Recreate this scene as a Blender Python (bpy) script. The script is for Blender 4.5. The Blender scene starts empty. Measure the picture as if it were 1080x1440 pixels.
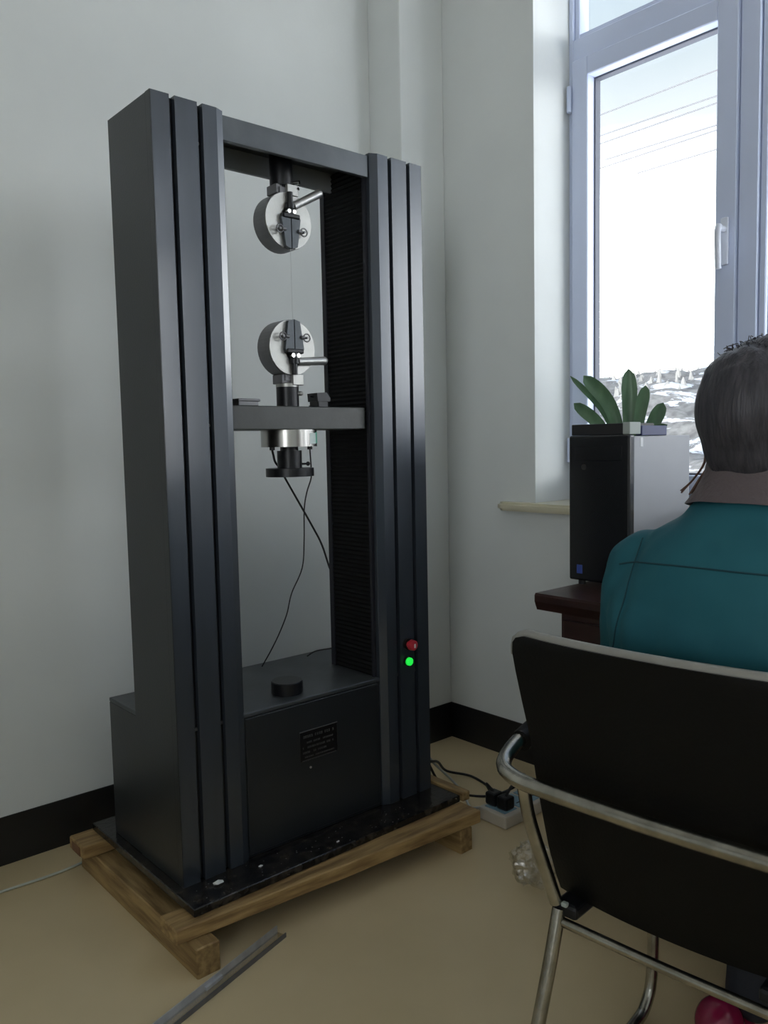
import bpy, bmesh, math, random
from mathutils import Vector, Matrix, noise
from mathutils.bvhtree import BVHTree
random.seed(7)
PI = math.pi
S = bpy.context.scene
C = S.collection

# ------------------------------------------------------------------ camera
cam = bpy.data.objects.new('camera', bpy.data.cameras.new('camera'))
C.objects.link(cam)
YAW, PITCH, ROLL = 0.718077391, 0.0838160264, -0.0205412271
f = Vector((math.sin(YAW)*math.cos(PITCH), math.cos(YAW)*math.cos(PITCH), -math.sin(PITCH)))
r0 = Vector((math.cos(YAW), -math.sin(YAW), 0)); u0 = r0.cross(f)
rr = math.cos(ROLL)*r0 + math.sin(ROLL)*u0; uu = -math.sin(ROLL)*r0 + math.cos(ROLL)*u0
M = Matrix.Identity(4)
for i in range(3):
    M[i][0], M[i][1], M[i][2] = rr[i], uu[i], -f[i]
M[2][3] = 1.15
cam.matrix_world = M
cam.data.sensor_fit = 'VERTICAL'; cam.data.sensor_height = 36
cam.data.lens = 1148.67/1440*36
cam.data.clip_start = .05; cam.data.clip_end = 500
S.camera = cam

# ------------------------------------------------------------------ view
S.view_settings.view_transform = 'Standard'; S.view_settings.look = 'None'
S.view_settings.exposure = -0.06; S.view_settings.gamma = 1
S.view_settings.use_curve_mapping = False

# ------------------------------------------------------------------ sky
W = bpy.data.worlds.new('sky'); S.world = W; W.use_nodes = True
nt = W.node_tree; nt.nodes.clear()
out = nt.nodes.new('ShaderNodeOutputWorld'); bg = nt.nodes.new('ShaderNodeBackground')
tc = nt.nodes.new('ShaderNodeTexCoord'); sx = nt.nodes.new('ShaderNodeSeparateXYZ')
rp = nt.nodes.new('ShaderNodeValToRGB'); ns = nt.nodes.new('ShaderNodeTexNoise')
mx = nt.nodes.new('ShaderNodeMath'); ad = nt.nodes.new('ShaderNodeMath')
nt.links.new(tc.outputs['Generated'], sx.inputs[0])
nt.links.new(tc.outputs['Generated'], ns.inputs['Vector'])
ns.inputs['Scale'].default_value = 3.0; ns.inputs['Detail'].default_value = 4
mx.operation = 'MULTIPLY_ADD'; mx.inputs[1].default_value = .10; mx.inputs[2].default_value = -.05
nt.links.new(ns.outputs[0], mx.inputs[0]); nt.links.new(sx.outputs[2], ad.inputs[0]); nt.links.new(mx.outputs[0], ad.inputs[1])
e = rp.color_ramp.elements
e[0].position = 0.0; e[0].color = (.97, .98, 1, 1)
e[1].position = 1.0; e[1].color = (.020, .030, .055, 1)
for p, c in ((.205, (.96, .98, 1, 1)), (.275, (.26, .27, .28, 1)), (.33, (.098, .105, .110, 1)), (.40, (.074, .085, .092, 1)), (.50, (.064, .080, .095, 1)), (.62, (.045, .060, .085, 1))):
    k = e.new(p); k.color = c
nt.links.new(ad.outputs[0], rp.inputs[0]); nt.links.new(rp.outputs[0], bg.inputs[0])
bg.inputs[1].default_value = 10.8
nt.links.new(bg.outputs[0], out.inputs[0])

def portal(name, x, y0, y1, z0, z1, power):
    # daylight coming in through a window opening
    l = bpy.data.lights.new(name, 'AREA'); l.shape = 'RECTANGLE'; l.size = z1-z0; l.size_y = y1-y0
    o = bpy.data.objects.new(name, l); C.objects.link(o)
    o.location = (x, (y0+y1)/2, (z0+z1)/2); o.rotation_euler = (0, PI/2, 0)
    l.cycles.is_portal = True
    return o
portal('window_portal', 2.60, -.1, 1.77, .96, 2.95, 0)
portal('window_portal', 2.60, -2.7, -.8, .96, 2.95, 0)
p3 = portal('window_portal', -2.70, -2.0, -.9, .96, 2.95, 0); p3.rotation_euler = (0, -PI/2, 0)  # belongs to the added left-wall fill window

# ------------------------------------------------------------------ materials
MATS = {}
def mat(name, col, rough=.5, metal=0, var=0, vscale=8, bump=0, bscale=40, stretch=None, col2=None, spec=.5, coat=0, emit=0, alpha=1, detail=4, ramp=(.35,.65)):
    m = bpy.data.materials.new(name); m.use_nodes = True; n = m.node_tree; b = n.nodes['Principled BSDF']
    b.inputs['Base Color'].default_value = (*col, 1); b.inputs['Roughness'].default_value = rough
    b.inputs['Metallic'].default_value = metal; b.inputs['Specular IOR Level'].default_value = spec
    b.inputs['Coat Weight'].default_value = coat; b.inputs['Coat Roughness'].default_value = .15
    t = n.nodes.new('ShaderNodeTexCoord'); mp = n.nodes.new('ShaderNodeMapping'); n.links.new(t.outputs['Object'], mp.inputs[0])
    if stretch: mp.inputs['Scale'].default_value = stretch
    if col2 is None and var: col2 = tuple(max(0, c*(1-var)) for c in col)
    if col2:
        x = n.nodes.new('ShaderNodeTexNoise'); x.inputs['Scale'].default_value = vscale; x.inputs['Detail'].default_value = detail
        n.links.new(mp.outputs[0], x.inputs['Vector'])
        r = n.nodes.new('ShaderNodeValToRGB'); r.color_ramp.elements[0].position = ramp[0]; r.color_ramp.elements[1].position = ramp[1]
        r.color_ramp.elements[0].color = (*col2, 1); r.color_ramp.elements[1].color = (*col, 1)
        n.links.new(x.outputs[0], r.inputs[0]); n.links.new(r.outputs[0], b.inputs['Base Color'])
    if bump:
        x = n.nodes.new('ShaderNodeTexNoise'); x.inputs['Scale'].default_value = bscale; x.inputs['Detail'].default_value = 3
        n.links.new(mp.outputs[0], x.inputs['Vector'])
        bp = n.nodes.new('ShaderNodeBump'); bp.inputs['Strength'].default_value = bump; bp.inputs['Distance'].default_value = .01
        n.links.new(x.outputs[0], bp.inputs['Height']); n.links.new(bp.outputs[0], b.inputs['Normal'])
    if emit:
        b.inputs['Emission Color'].default_value = (*col, 1); b.inputs['Emission Strength'].default_value = emit
    b.inputs['Alpha'].default_value = alpha
    MATS[name] = m
    return m
m_wall = mat('wall_paint', (.735, .765, .755), .75, var=.05, vscale=2.5, bump=.03, bscale=60)
m_ceil = mat('ceiling_paint', (.86, .86, .84), .8, var=.04, vscale=2)
m_base = mat('skirting_paint', (.012, .012, .013), .45, var=.3, vscale=6, bump=.03)
m_floor = mat('floor_vinyl', (.71, .575, .35), .33, col2=(.63, .505, .30), vscale=2.2, bump=.02, bscale=9, spec=.35)
m_cab = mat('machine_paint', (.019, .022, .025), .36, var=.15, vscale=5, bump=.04, bscale=220, spec=.5)
m_alu = mat('column_anodised', (.050, .061, .078), .36, var=.12, vscale=3, bump=.02, bscale=160, metal=.4, coat=.7, stretch=(8, 8, .6))
m_grv = mat('groove_dark', (.008, .009, .016), .6)
m_beam = mat('beam_steel', (.10, .11, .12), .42, metal=.5, var=.25, vscale=9, bump=.03, bscale=60)
m_beam_r = mat('beam_rear_lit', (.26, .28, .29), .5, var=.08, vscale=9)  # paler than the beam: daylight on the rear plate put into its colour
m_bel = mat('bellows_rubber', (.004, .0045, .005), .7, var=.3, vscale=10, spec=.2)
m_xh = mat('crosshead_paint', (.048, .053, .052), .4, var=.25, vscale=12, bump=.03, bscale=90)
m_jaw = mat('jaw_steel', (.07, .08, .09), .38, metal=.5, var=.2, vscale=40)
m_blk = mat('blackened_steel', (.014, .015, .018), .35, metal=.3, var=.3, vscale=30, bump=.03)
m_stl = mat('ground_steel', (.47, .47, .45), .42, metal=.75, var=.12, vscale=25, bump=.03, bscale=200)
m_stl_d = mat('turned_steel_rim', (.19, .19, .20), .45, metal=.5, var=.15, vscale=20)
m_lc = mat('load_cell_nickel', (.50, .49, .47), .26, metal=1, var=.1, vscale=12)
m_chr = mat('chrome', (.72, .72, .70), .16, metal=1, var=.12, vscale=14, bump=.02)
m_hnd = mat('satin_handle', (.52, .52, .51), .38, metal=.85, var=.1, vscale=20)
m_chr_w = mat('worn_chrome', (.44, .42, .37), .27, metal=1, var=.3, vscale=30, bump=.05, bscale=90)
m_plate = mat('oily_plate', (.008, .008, .009), .18, col2=(.05, .042, .033), vscale=38, bump=.12, bscale=70, ramp=(.3, .55))
m_wood = mat('pallet_pine', (.44, .29, .12), .6, col2=(.22, .13, .05), vscale=7, bump=.2, bscale=30, stretch=(1, 9, 9))
m_woody = mat('pallet_pine_long', (.40, .27, .115), .6, col2=(.20, .12, .045), vscale=7, bump=.2, bscale=30, stretch=(9, 1, 9))
m_wood_d = mat('pallet_knot', (.20, .10, .05), .7, var=.3, vscale=30)
m_cable = mat('black_cable', (.012, .012, .012), .5, var=.2)
m_cable_w = mat('white_cable', (.62, .64, .62), .5, var=.1)
m_cable_g = mat('pale_green_cable', (.50, .52, .46), .5, var=.1)
m_red = mat('estop_red', (.55, .03, .05), .35, var=.1)
m_green = mat('lamp_green', (.02, .9, .08), .3, emit=.75)
m_ring = mat('lamp_bezel', (.02, .02, .02), .35, metal=.4)
m_pvc = mat('window_pvc', (.60, .67, .86), .38, var=.03, vscale=3, bump=.01)  # blue cast from the bright sky is put into the frame colour
m_gask = mat('gasket', (.10, .11, .14), .6)
m_hdl = mat('handle_white', (.66, .70, .80), .3, var=.03)
m_sill = mat('sill_cream', (.66, .62, .46), .35, var=.07, vscale=12, bump=.03)
m_desk = mat('desk_mahogany', (.040, .015, .013), .34, col2=(.022, .009, .008), vscale=6, stretch=(8, 1, 8), bump=.05)
m_pc = mat('tower_black', (.010, .011, .014), .22, var=.2, coat=.3)
m_pcs = mat('tower_side_grey', (.27, .28, .305), .38, metal=.25, var=.05)
m_pcg = mat('tower_grill', (.02, .02, .022), .5)
m_badge = mat('blue_badge', (.05, .09, .35), .35)
m_badge2 = mat('pale_sticker', (.75, .77, .80), .4)
m_navy = mat('navy_card', (.035, .05, .16), .5, var=.1)
m_pale = mat('pale_card', (.42, .47, .44), .6, var=.1)
m_leaf = mat('leaf', (.10, .19, .10), .42, col2=(.055, .12, .06), vscale=20, stretch=(1, 1, .3), bump=.05)
m_pot = mat('pot_clay', (.36, .17, .10), .7, var=.2)
m_soil = mat('soil', (.035, .022, .014), .95, bump=.5)
m_jack = mat('jacket_teal', (.020, .125, .155), .72, col2=(.015, .100, .128), vscale=5, bump=.30, bscale=13, spec=.25)
m_seam = mat('jacket_seam', (.008, .050, .065), .85)
m_collar = mat('collar_mauve', (.115, .092, .098), .85, bump=.25, bscale=120)
m_hair = mat('hair', (.030, .030, .038), .42, col2=(.060, .056, .066), vscale=9, stretch=(9, 14, 1.3), bump=.35, bscale=14, spec=.35)  # bluish grey wash of window glare is put into the hair colour
m_hair2 = mat('hair_tips', (.15, .075, .050), .5, var=.3)
m_skin = mat('skin', (.52, .31, .22), .5, var=.08)
m_trou = mat('trousers', (.018, .020, .028), .85, bump=.2, bscale=30)
m_eye = mat('eye_white', (.75, .72, .70), .25); m_iris = mat('iris', (.03, .018, .01), .2); m_lip = mat('lips', (.38, .13, .11), .45)
m_pink = mat('pink_gloss', (.26, .012, .055), .25, var=.15, vscale=20)
m_vinyl = mat('chair_vinyl', (.0035, .0035, .0033), .5, spec=.18, var=.2, vscale=9, bump=.06, bscale=180)
m_band = mat('chair_top_band', (.34, .33, .30), .38, metal=.35, var=.1, vscale=30)
m_strip = mat('strip_plastic', (.60, .55, .47), .45, var=.1, vscale=20)
m_sock = mat('socket_blue', (.24, .40, .50), .4, var=.08)
m_slot = mat('socket_slot', (.02, .02, .02), .6)
m_rail = mat('aluminium_trim', (.72, .72, .72), .36, metal=.6, var=.2, vscale=30)
m_film = mat('trim_film', (.30, .28, .22), .3, metal=.2, var=.15, vscale=20)
m_label = mat('label_white', (.62, .72, .70), .5); m_labelg = mat('label_green', (.10, .42, .28), .5)
m_plate_n = mat('nameplate_black', (.006, .006, .007), .3); m_text = mat('nameplate_print', (.10, .10, .10), .5)
m_fleck = mat('debris_white', (.75, .75, .72), .5)
m_stone = mat('house_wall', (.30, .26, .22), .9)
m_line = mat('power_line', (.10, .10, .11), .6)
m_tree = mat('far_tree', (.34, .33, .31), .9)

def glass(name, rough=0.0, refl=.06, tint=(1, 1, 1)):
    m = bpy.data.materials.new(name); m.use_nodes = True; n = m.node_tree; n.nodes.clear()
    o = n.nodes.new('ShaderNodeOutputMaterial'); t = n.nodes.new('ShaderNodeBsdfTransparent'); g = n.nodes.new('ShaderNodeBsdfGlossy')
    x = n.nodes.new('ShaderNodeMixShader'); g.inputs['Roughness'].default_value = rough; t.inputs[0].default_value = (*tint, 1)
    x.inputs[0].default_value = refl
    n.links.new(t.outputs[0], x.inputs[1]); n.links.new(g.outputs[0], x.inputs[2]); n.links.new(x.outputs[0], o.inputs[0])
    return m
m_glass = glass('window_glass', 0, .03, (.99, 1, 1))
m_bag = glass('clear_plastic', .14, .20, (.95, .94, .91))

# hill: rock and scrub with snow lying on it
m_hill = bpy.data.materials.new('snowy_hill'); m_hill.use_nodes = True
n = m_hill.node_tree; b = n.nodes['Principled BSDF']; b.inputs['Roughness'].default_value = .9
t = n.nodes.new('ShaderNodeTexCoord'); mp = n.nodes.new('ShaderNodeMapping'); mp.inputs['Scale'].default_value = (.5, .7, 2.6)
mp.inputs['Rotation'].default_value = (.35, 0, 0)
n.links.new(t.outputs['Object'], mp.inputs[0])
x = n.nodes.new('ShaderNodeTexNoise'); x.inputs['Scale'].default_value = .42; x.inputs['Detail'].default_value = 7; x.inputs['Roughness'].default_value = .62; x.inputs['Distortion'].default_value = .5
n.links.new(mp.outputs[0], x.inputs['Vector'])
r = n.nodes.new('ShaderNodeValToRGB'); r.color_ramp.elements[0].position = .535; r.color_ramp.elements[1].position = .56
r.color_ramp.elements[0].color = (0, 0, 0, 1); r.color_ramp.elements[1].color = (1, 1, 1, 1)
n.links.new(x.outputs[0], r.inputs[0])
x2 = n.nodes.new('ShaderNodeTexNoise'); x2.inputs['Scale'].default_value = 1.3; x2.inputs['Detail'].default_value = 8
n.links.new(t.outputs['Object'], x2.inputs['Vector'])
r2 = n.nodes.new('ShaderNodeValToRGB'); r2.color_ramp.elements[0].position = .35; r2.color_ramp.elements[1].position = .65
r2.color_ramp.elements[0].color = (.19, .18, .17, 1); r2.color_ramp.elements[1].color = (.36, .345, .32, 1)
n.links.new(x2.outputs[0], r2.inputs[0])
mix = n.nodes.new('ShaderNodeMixRGB'); mix.inputs[2].default_value = (.85, .86, .88, 1)
n.links.new(r.outputs[0], mix.inputs[0]); n.links.new(r2.outputs[0], mix.inputs[1]); n.links.new(mix.outputs[0], b.inputs['Base Color'])

# ------------------------------------------------------------------ helpers
def bm_new(): return bmesh.new()
def box(bm, lo, hi, bev=0, seg=2, rot=None):
    lo, hi = Vector(lo), Vector(hi); c = (lo+hi)/2; d = hi-lo
    g = bmesh.ops.create_cube(bm, size=1)['verts']
    for v in g: v.co = Vector((v.co.x*d.x, v.co.y*d.y, v.co.z*d.z))
    if bev:
        es = list({e for v in g for e in v.link_edges})
        rs = bmesh.ops.bevel(bm, geom=es, offset=bev, segments=seg, affect='EDGES', profile=.5)
        g = list({v for fc in rs['faces'] for v in fc.verts} | {v for v in g if v.is_valid})
    for v in g:
        p = v.co
        if rot: p = rot @ p
        v.co = p+c
    return bm
def cyl(bm, a, b, r, r2=None, n=24, cap=True):
    a, b = Vector(a), Vector(b); d = b-a
    q = Vector((0, 0, 1)).rotation_difference(d).to_matrix().to_4x4()
    bmesh.ops.create_cone(bm, cap_ends=cap, segments=n, radius1=r, radius2=r if r2 is None else r2, depth=d.length,
                          matrix=Matrix.Translation((a+b)/2) @ q)
    return bm
def sph(bm, c, r, u=16, v=10, sc=(1, 1, 1), rot=None):
    m = Matrix.Translation(c)
    if rot: m = m @ rot.to_4x4()
    bmesh.ops.create_uvsphere(bm, u_segments=u, v_segments=v, radius=r, matrix=m @ Matrix.Diagonal((*sc, 1)))
    return bm
def prism(bm, pts, fn, cap=True):
    """pts: 2-D outline; fn(p, k) -> 3-D for k = 0, 1"""
    A = [bm.verts.new(fn(p, 0)) for p in pts]; B = [bm.verts.new(fn(p, 1)) for p in pts]
    n = len(pts)
    for i in range(n): bm.faces.new((A[i], A[(i+1) % n], B[(i+1) % n], B[i]))
    if cap: bm.faces.new(A[::-1]); bm.faces.new(B)
    return bm
def smooth_path(pts, k=6):
    P = [Vector(p) for p in pts]
    if len(P) < 3: return P
    P = [2*P[0]-P[1]]+P+[2*P[-1]-P[-2]]; o = []
    for i in range(1, len(P)-2):
        for j in range(k):
            t = j/k; a, b, c, d = P[i-1:i+3]
            o.append(.5*((2*b)+(c-a)*t+(2*a-5*b+4*c-d)*t*t+(3*b-a-3*c+d)*t**3))
    o.append(P[-2]); return o
def tube(bm, pts, r, n=10, smooth=6, rs=None):
    P = smooth_path(pts, smooth) if smooth else [Vector(p) for p in pts]
    ring = []; prev = None; up = None
    for i, p in enumerate(P):
        d = (P[min(i+1, len(P)-1)]-P[max(i-1, 0)]).normalized()
        if up is None:
            up = d.orthogonal().normalized()
        else:
            up = (up-d*up.dot(d)).normalized()
        s = d.cross(up); rad = r if rs is None else rs[0]+(rs[1]-rs[0])*i/(len(P)-1)
        ring.append([bm.verts.new(p+(up*math.cos(2*PI*k/n)+s*math.sin(2*PI*k/n))*rad) for k in range(n)])
    for a, b in zip(ring, ring[1:]):
        for k in range(n): bm.faces.new((a[k], a[(k+1) % n], b[(k+1) % n], b[k]))
    bm.faces.new(ring[0][::-1]); bm.faces.new(ring[-1])
    return bm
def obj(name, bm, m, parent=None, smooth=False, kind=None, loc=None, label=None):
    """ONE mesh object; vertices are in world space and moved relative to loc"""
    bmesh.ops.recalc_face_normals(bm, faces=bm.faces[:])
    root = parent
    while root is not None and root.parent is not None: root = root.parent
    if root is not None: off = root.location.copy()
    elif loc is not None: off = Vector(loc)
    else:
        xs = [v.co for v in bm.verts]
        off = Vector(((min(v.x for v in xs)+max(v.x for v in xs))/2, (min(v.y for v in xs)+max(v.y for v in xs))/2, min(v.z for v in xs)))
    for v in bm.verts: v.co -= off
    if smooth:
        for fc in bm.faces: fc.smooth = True
        for ed in bm.edges:
            if len(ed.link_faces) == 2 and ed.calc_face_angle(0) > .7: ed.smooth = False
    me = bpy.data.meshes.new(name); bm.to_mesh(me); bm.free()
    o = bpy.data.objects.new(name, me); C.objects.link(o); me.materials.append(m)
    if parent is None: o.location = off
    else:
        o.parent = parent
    if kind: o['kind'] = kind
    if label: o['label'] = label
    return o
def thing(name, label, cat, loc, group=None):
    o = bpy.data.objects.new(name, None); C.objects.link(o); o.location = loc; o.empty_display_size = .05
    o['label'] = label; o['category'] = cat
    if group: o['group'] = group
    return o
def tag(o, label, cat, group=None):
    o['label'] = label; o['category'] = cat
    if group: o['group'] = group
    return o
def B(lo, hi, bev=0, seg=2): return box(bm_new(), lo, hi, bev, seg)
def fused(bm, voxel=.008, smooth=8, disp=None):
    """union of overlapping volumes as one continuous skin"""
    me = bpy.data.meshes.new('tmp'); bm.to_mesh(me); bm.free()
    o = bpy.data.objects.new('tmp', me); C.objects.link(o)
    md = o.modifiers.new('r', 'REMESH'); md.mode = 'VOXEL'; md.voxel_size = voxel; md.use_smooth_shade = True
    ms = o.modifiers.new('s', 'SMOOTH'); ms.factor = .6; ms.iterations = smooth
    dg = bpy.context.evaluated_depsgraph_get(); ev = o.evaluated_get(dg)
    b2 = bmesh.new(); b2.from_mesh(ev.to_mesh()); ev.to_mesh_clear()
    bpy.data.objects.remove(o); bpy.data.meshes.remove(me)
    if disp:
        b2.normal_update()
        for v in b2.verts: v.co += v.normal*disp(v.co)
    return b2
def capsule(bm, a, b, ra, rb, n=16):
    sph(bm, a, ra, n, 10); sph(bm, b, rb, n, 10); cyl(bm, a, b, ra, rb, n)

# ------------------------------------------------------------------ room
RX0, RX1, RY0, RY1, RH = -2.6, 2.244, -3.3, 2.36, 3.12
WT = .31                                    # thickness of the window wall
WINS = ((-.10, 1.773), (-2.70, -.80)); WZ0, WZ1 = .935, 2.98
obj('floor', B((RX0-.2, RY0-.2, -.1), (RX1+WT, RY1+.2, 0)), m_floor, kind='structure')
obj('ceiling', B((RX0-.2, RY0-.2, RH), (RX1+WT, RY1+.2, RH+.15)), m_ceil, kind='structure')
obj('wall_back', B((RX0-.2, RY1, 0), (RX1+WT, RY1+.2, RH)), m_wall, kind='structure')
bm = B((RX0-.2, RY0, 0), (RX0, RY1, .95)); box(bm, (RX0-.2, RY0, 2.95), (RX0, RY1, RH)); box(bm, (RX0-.2, RY0, .95), (RX0, -2.0, 2.95)); box(bm, (RX0-.2, -.9, .95), (RX0, RY1, 2.95))
obj('wall_left', bm, m_wall, kind='structure')
w3 = bpy.data.objects.new('window_3', None); C.objects.link(w3); w3.location = (RX0-.12, -1.45, .95); w3['kind'] = 'structure'  # unseen window added in the left wall to brighten the room
bm = bm_new()
for ya, yb in ((-2.0, -1.95), (-.95, -.9)): box(bm, (RX0-.15, ya, .95), (RX0-.09, yb, 2.95), .003, 1)
for za, zb_ in ((.95, 1.0), (2.42, 2.48), (2.90, 2.95)): box(bm, (RX0-.148, -1.95, za), (RX0-.092, -.95, zb_))
obj('window_frame', bm, m_pvc, w3)
obj('pane', B((RX0-.123, -1.95, 1.0), (RX0-.117, -.95, 2.90)), m_glass, w3)
obj('wall_front', B((RX0-.2, RY0-.2, 0), (RX1+WT, RY0, RH)), m_wall, kind='structure')
bm = bm_new()
box(bm, (RX1, RY0, 0), (RX1+WT, RY1, WZ0-.03)); box(bm, (RX1, RY0, WZ1), (RX1+WT, RY1, RH))
ys = [RY0, WINS[1][0], WINS[1][1], WINS[0][0], WINS[0][1], RY1]
for a, c in ((0, 1), (2, 3), (4, 5)): box(bm, (RX1, ys[a], WZ0-.03), (RX1+WT, ys[c], WZ1))
obj('wall_right', bm, m_wall, kind='structure')
obj('trim_1', B((2.03, 2.19, 0), (RX1, RY1, RH), .004), m_wall, kind='structure', label='boxed-in pilaster in the corner of the room')
# dark painted skirting
obj('baseboard_back', B((RX0, RY1-.004, 0), (2.03, RY1, .137)), m_base, kind='structure')
bm = B((2.026, 2.186, 0), (RX1, 2.19, .137)); box(bm, (2.026, 2.186, 0), (2.03, RY1-.004, .137))
obj('baseboard_corner', bm, m_base, kind='structure')
obj('baseboard_right', B((RX1-.004, RY0, 0), (RX1, 2.186, .137)), m_base, kind='structure')
obj('baseboard_left', B((RX0, RY0, 0), (RX0+.004, RY1-.004, .137)), m_base, kind='structure')

def window(y0, y1, idx):
    XF = 2.438; cx = Vector((XF, (y0+y1)/2, WZ0))
    # fixed frame and mullions: world-space bars
    H0, H1 = WZ0, WZ1; zt0, zt1 = 2.44, 2.512
    m1 = y1-.663+.058; w = (y1-y0)
    A1, A0 = y1-.605, y1-.663                # mullion next to the opening sash
    B1, B0 = y0+.663, y0+.605
    win = bpy.data.objects.new('window_%d' % idx, None); C.objects.link(win); win.location = cx; win['kind'] = 'structure'
    bm = bm_new()
    d0, d1 = XF, XF+.075
    for lo, hi in (((d0, y0, H0), (d1, y0+.018, H1)), ((d0, y1-.018, H0), (d1, y1, H1)),
                   ((d0, y0+.018, H0), (d1, y1-.018, H0+.03)), ((d0, y0+.018, H1-.05), (d1, y1-.018, H1)),
                   ((d0, y0+.018, zt0), (d1, y1-.018, zt1)),
                   ((d0, A0, H0+.03), (d1, A1, zt0)), ((d0, B0, H0+.03), (d1, B1, zt0)),
                   ((d0, A0+.005, zt1), (d1, A1-.005, H1-.05)), ((d0, B0+.005, zt1), (d1, B1-.005, H1-.05))):
        box(bm, lo, hi, .003, 1)
    obj('window_frame', bm, m_pvc, win)
    lights = [(A1, y1-.018, True, zt0), (B1, A0, False, zt0), (y0+.018, B0, True, zt0)]
    for ya, yb, sash, zt in lights:
        z0, z1 = H0+.03, zt; rw = .064 if sash else .02
        bm = bm_new(); xa, xb = XF-.012 if sash else XF+.01, XF+.058
        ya2, yb2 = ya+.002, yb-.002
        for lo, hi in (((xa, ya2, z0+.002), (xb, ya2+rw, z1-.002)), ((xa, yb2-rw, z0+.002), (xb, yb2, z1-.002)),
                       ((xa, ya2+rw, z0+.002), (xb, yb2-rw, z0+rw)), ((xa, ya2+rw, z1-rw), (xb, yb2-rw, z1-.002))):
            box(bm, lo, hi, .003, 1)
        s = obj('sash' if sash else 'glazing_frame', bm, m_pvc, win)
        yi0, yi1, zi0, zi1 = ya2+rw, yb2-rw, z0+rw, z1-rw
        bm = bm_new(); g = .006; xg0, xg1 = XF+.028, XF+.056
        for lo, hi in (((xg0, yi0, zi0), (xg1, yi0+g, zi1)), ((xg0, yi1-g, zi0), (xg1, yi1, zi1)),
                       ((xg0, yi0+g, zi0), (xg1, yi1-g, zi0+g)), ((xg0, yi0+g, zi1-g), (xg1, yi1-g, zi1))):
            box(bm, lo, hi)
        obj('gasket', bm, m_gask, s)
        obj('pane', B((XF+.040, yi0+.003, zi0+.003), (XF+.046, yi1-.003, zi1-.003)), m_glass, s)
        if sash:
            left = ya == A1
            yh = ya2+.030 if left else yb2-.030
            bm = B((xa-.012, yh-.012, 1.66), (xa, yh+.012, 1.80), .005)
            cyl(bm, (xa-.012, yh, 1.765), (xa-.045, yh, 1.765), .009, n=12)
            tube(bm, [(xa-.042, yh, 1.772), (xa-.050, yh, 1.75), (xa-.048, yh, 1.70), (xa-.044, yh, 1.645)], .0095, 10, 4)
            obj('window_handle', bm, m_hdl, s, True)
            for zz in (1.07, 2.27):
                ye = yb2 if left else ya2; sg = 1 if left else -1
                bm = bm_new(); cyl(bm, (xa-.008, ye+sg*.004, zz), (xa-.008, ye+sg*.004, zz+.085), .0085, n=12)
                obj('hinge', bm, m_pvc, s, True)
    for ya, yb in ((A1-.005, y1-.018), (B1-.005, A0+.005), (y0+.018, B0+.005)):
        z0, z1 = zt1, H1-.05; rw = .018; bm = bm_new(); xa, xb = XF+.012, XF+.058
        for lo, hi in (((xa, ya, z0), (xb, ya+rw, z1)), ((xa, yb-rw, z0), (xb, yb, z1)), ((xa, ya+rw, z0), (xb, yb-rw, z0+rw)), ((xa, ya+rw, z1-rw), (xb, yb-rw, z1))):
            box(bm, lo, hi, .002, 1)
        s = obj('glazing_frame', bm, m_pvc, win)
        obj('pane', B((XF+.040, ya+rw-.002, z0+rw-.002), (XF+.046, yb-rw+.002, z1-rw+.002)), m_glass, s)
    # inside sill board, with ears running past the opening
    bm = bm_new()
    pts = [(RX1-.045, y0-.15), (RX1-.045, y1+.12), (RX1-.03, y1+.145), (RX1-.002, y1+.15), (RX1-.0005, y1), (XF, y1), (XF, y0), (RX1-.0005, y0), (RX1-.0005, y0-.15)]
    prism(bm, pts, lambda p, k: (p[0], p[1], WZ0-.03+.03*k))
    bmesh.ops.bevel(bm, geom=[ed for ed in bm.edges if abs((ed.verts[0].co-ed.verts[1].co).z) < 1e-5 and min(ed.verts[0].co.x, ed.verts[1].co.x) < RX1-.01], offset=.008, segments=2, affect='EDGES')
    obj('window_sill', bm, m_sill, win)
    # outside ledge
    obj('outer_ledge', B((d1, y0, WZ0-.03), (RX1+WT+.04, y1, WZ0-.005)), m_stone, win)
window(*WINS[0], 1); window(*WINS[1], 2)

# ------------------------------------------------------------------ outdoors
bm = bm_new(); NX, NY = 110, 190; grid = []
def hill_h(x, y):
    base = -7 + max(0, x-14)*.22 if x < 82 else -7+68*.22 + (x-82)*-.05
    prof = 1.0 + .055*math.sin(y*.085+1.0) + .05*noise.noise(Vector((0, y*.06, 3)))
    return base*1.0 + (x/82)*((prof-1)*9+.6) + 1.6*noise.fractal(Vector((x*.09, y*.09, 1)), .8, 2, 5)*min(1, (x-8)/30)
for i in range(NX):
    x = 9+i*1.0; row = []
    for j in range(NY):
        y = -70+j*1.1; row.append(bm.verts.new((x, y, hill_h(x, y))))
    grid.append(row)
for i in range(NX-1):
    for j in range(NY-1): bm.faces.new((grid[i][j], grid[i+1][j], grid[i+1][j+1], grid[i][j+1]))
hill = obj('hillside', bm, m_hill, smooth=True, kind='structure')
hill['label'] = 'rocky hillside with patches of snow beyond the window'
bm = bm_new()
for k in range(260):
    x = random.uniform(66, 84); y = random.uniform(18, 75); z = hill_h(x, y); h = random.uniform(.2, .9)*(1.8 if k % 17 == 0 else 1)
    cyl(bm, (x, y, z-.3), (x, y, z+h), random.uniform(.25, .5), .03, 5)
t = obj('tree_line', bm, m_tree, kind='stuff'); tag(t, 'grey scrub and thin trees along the skyline of the snowy hill', 'trees')

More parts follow.
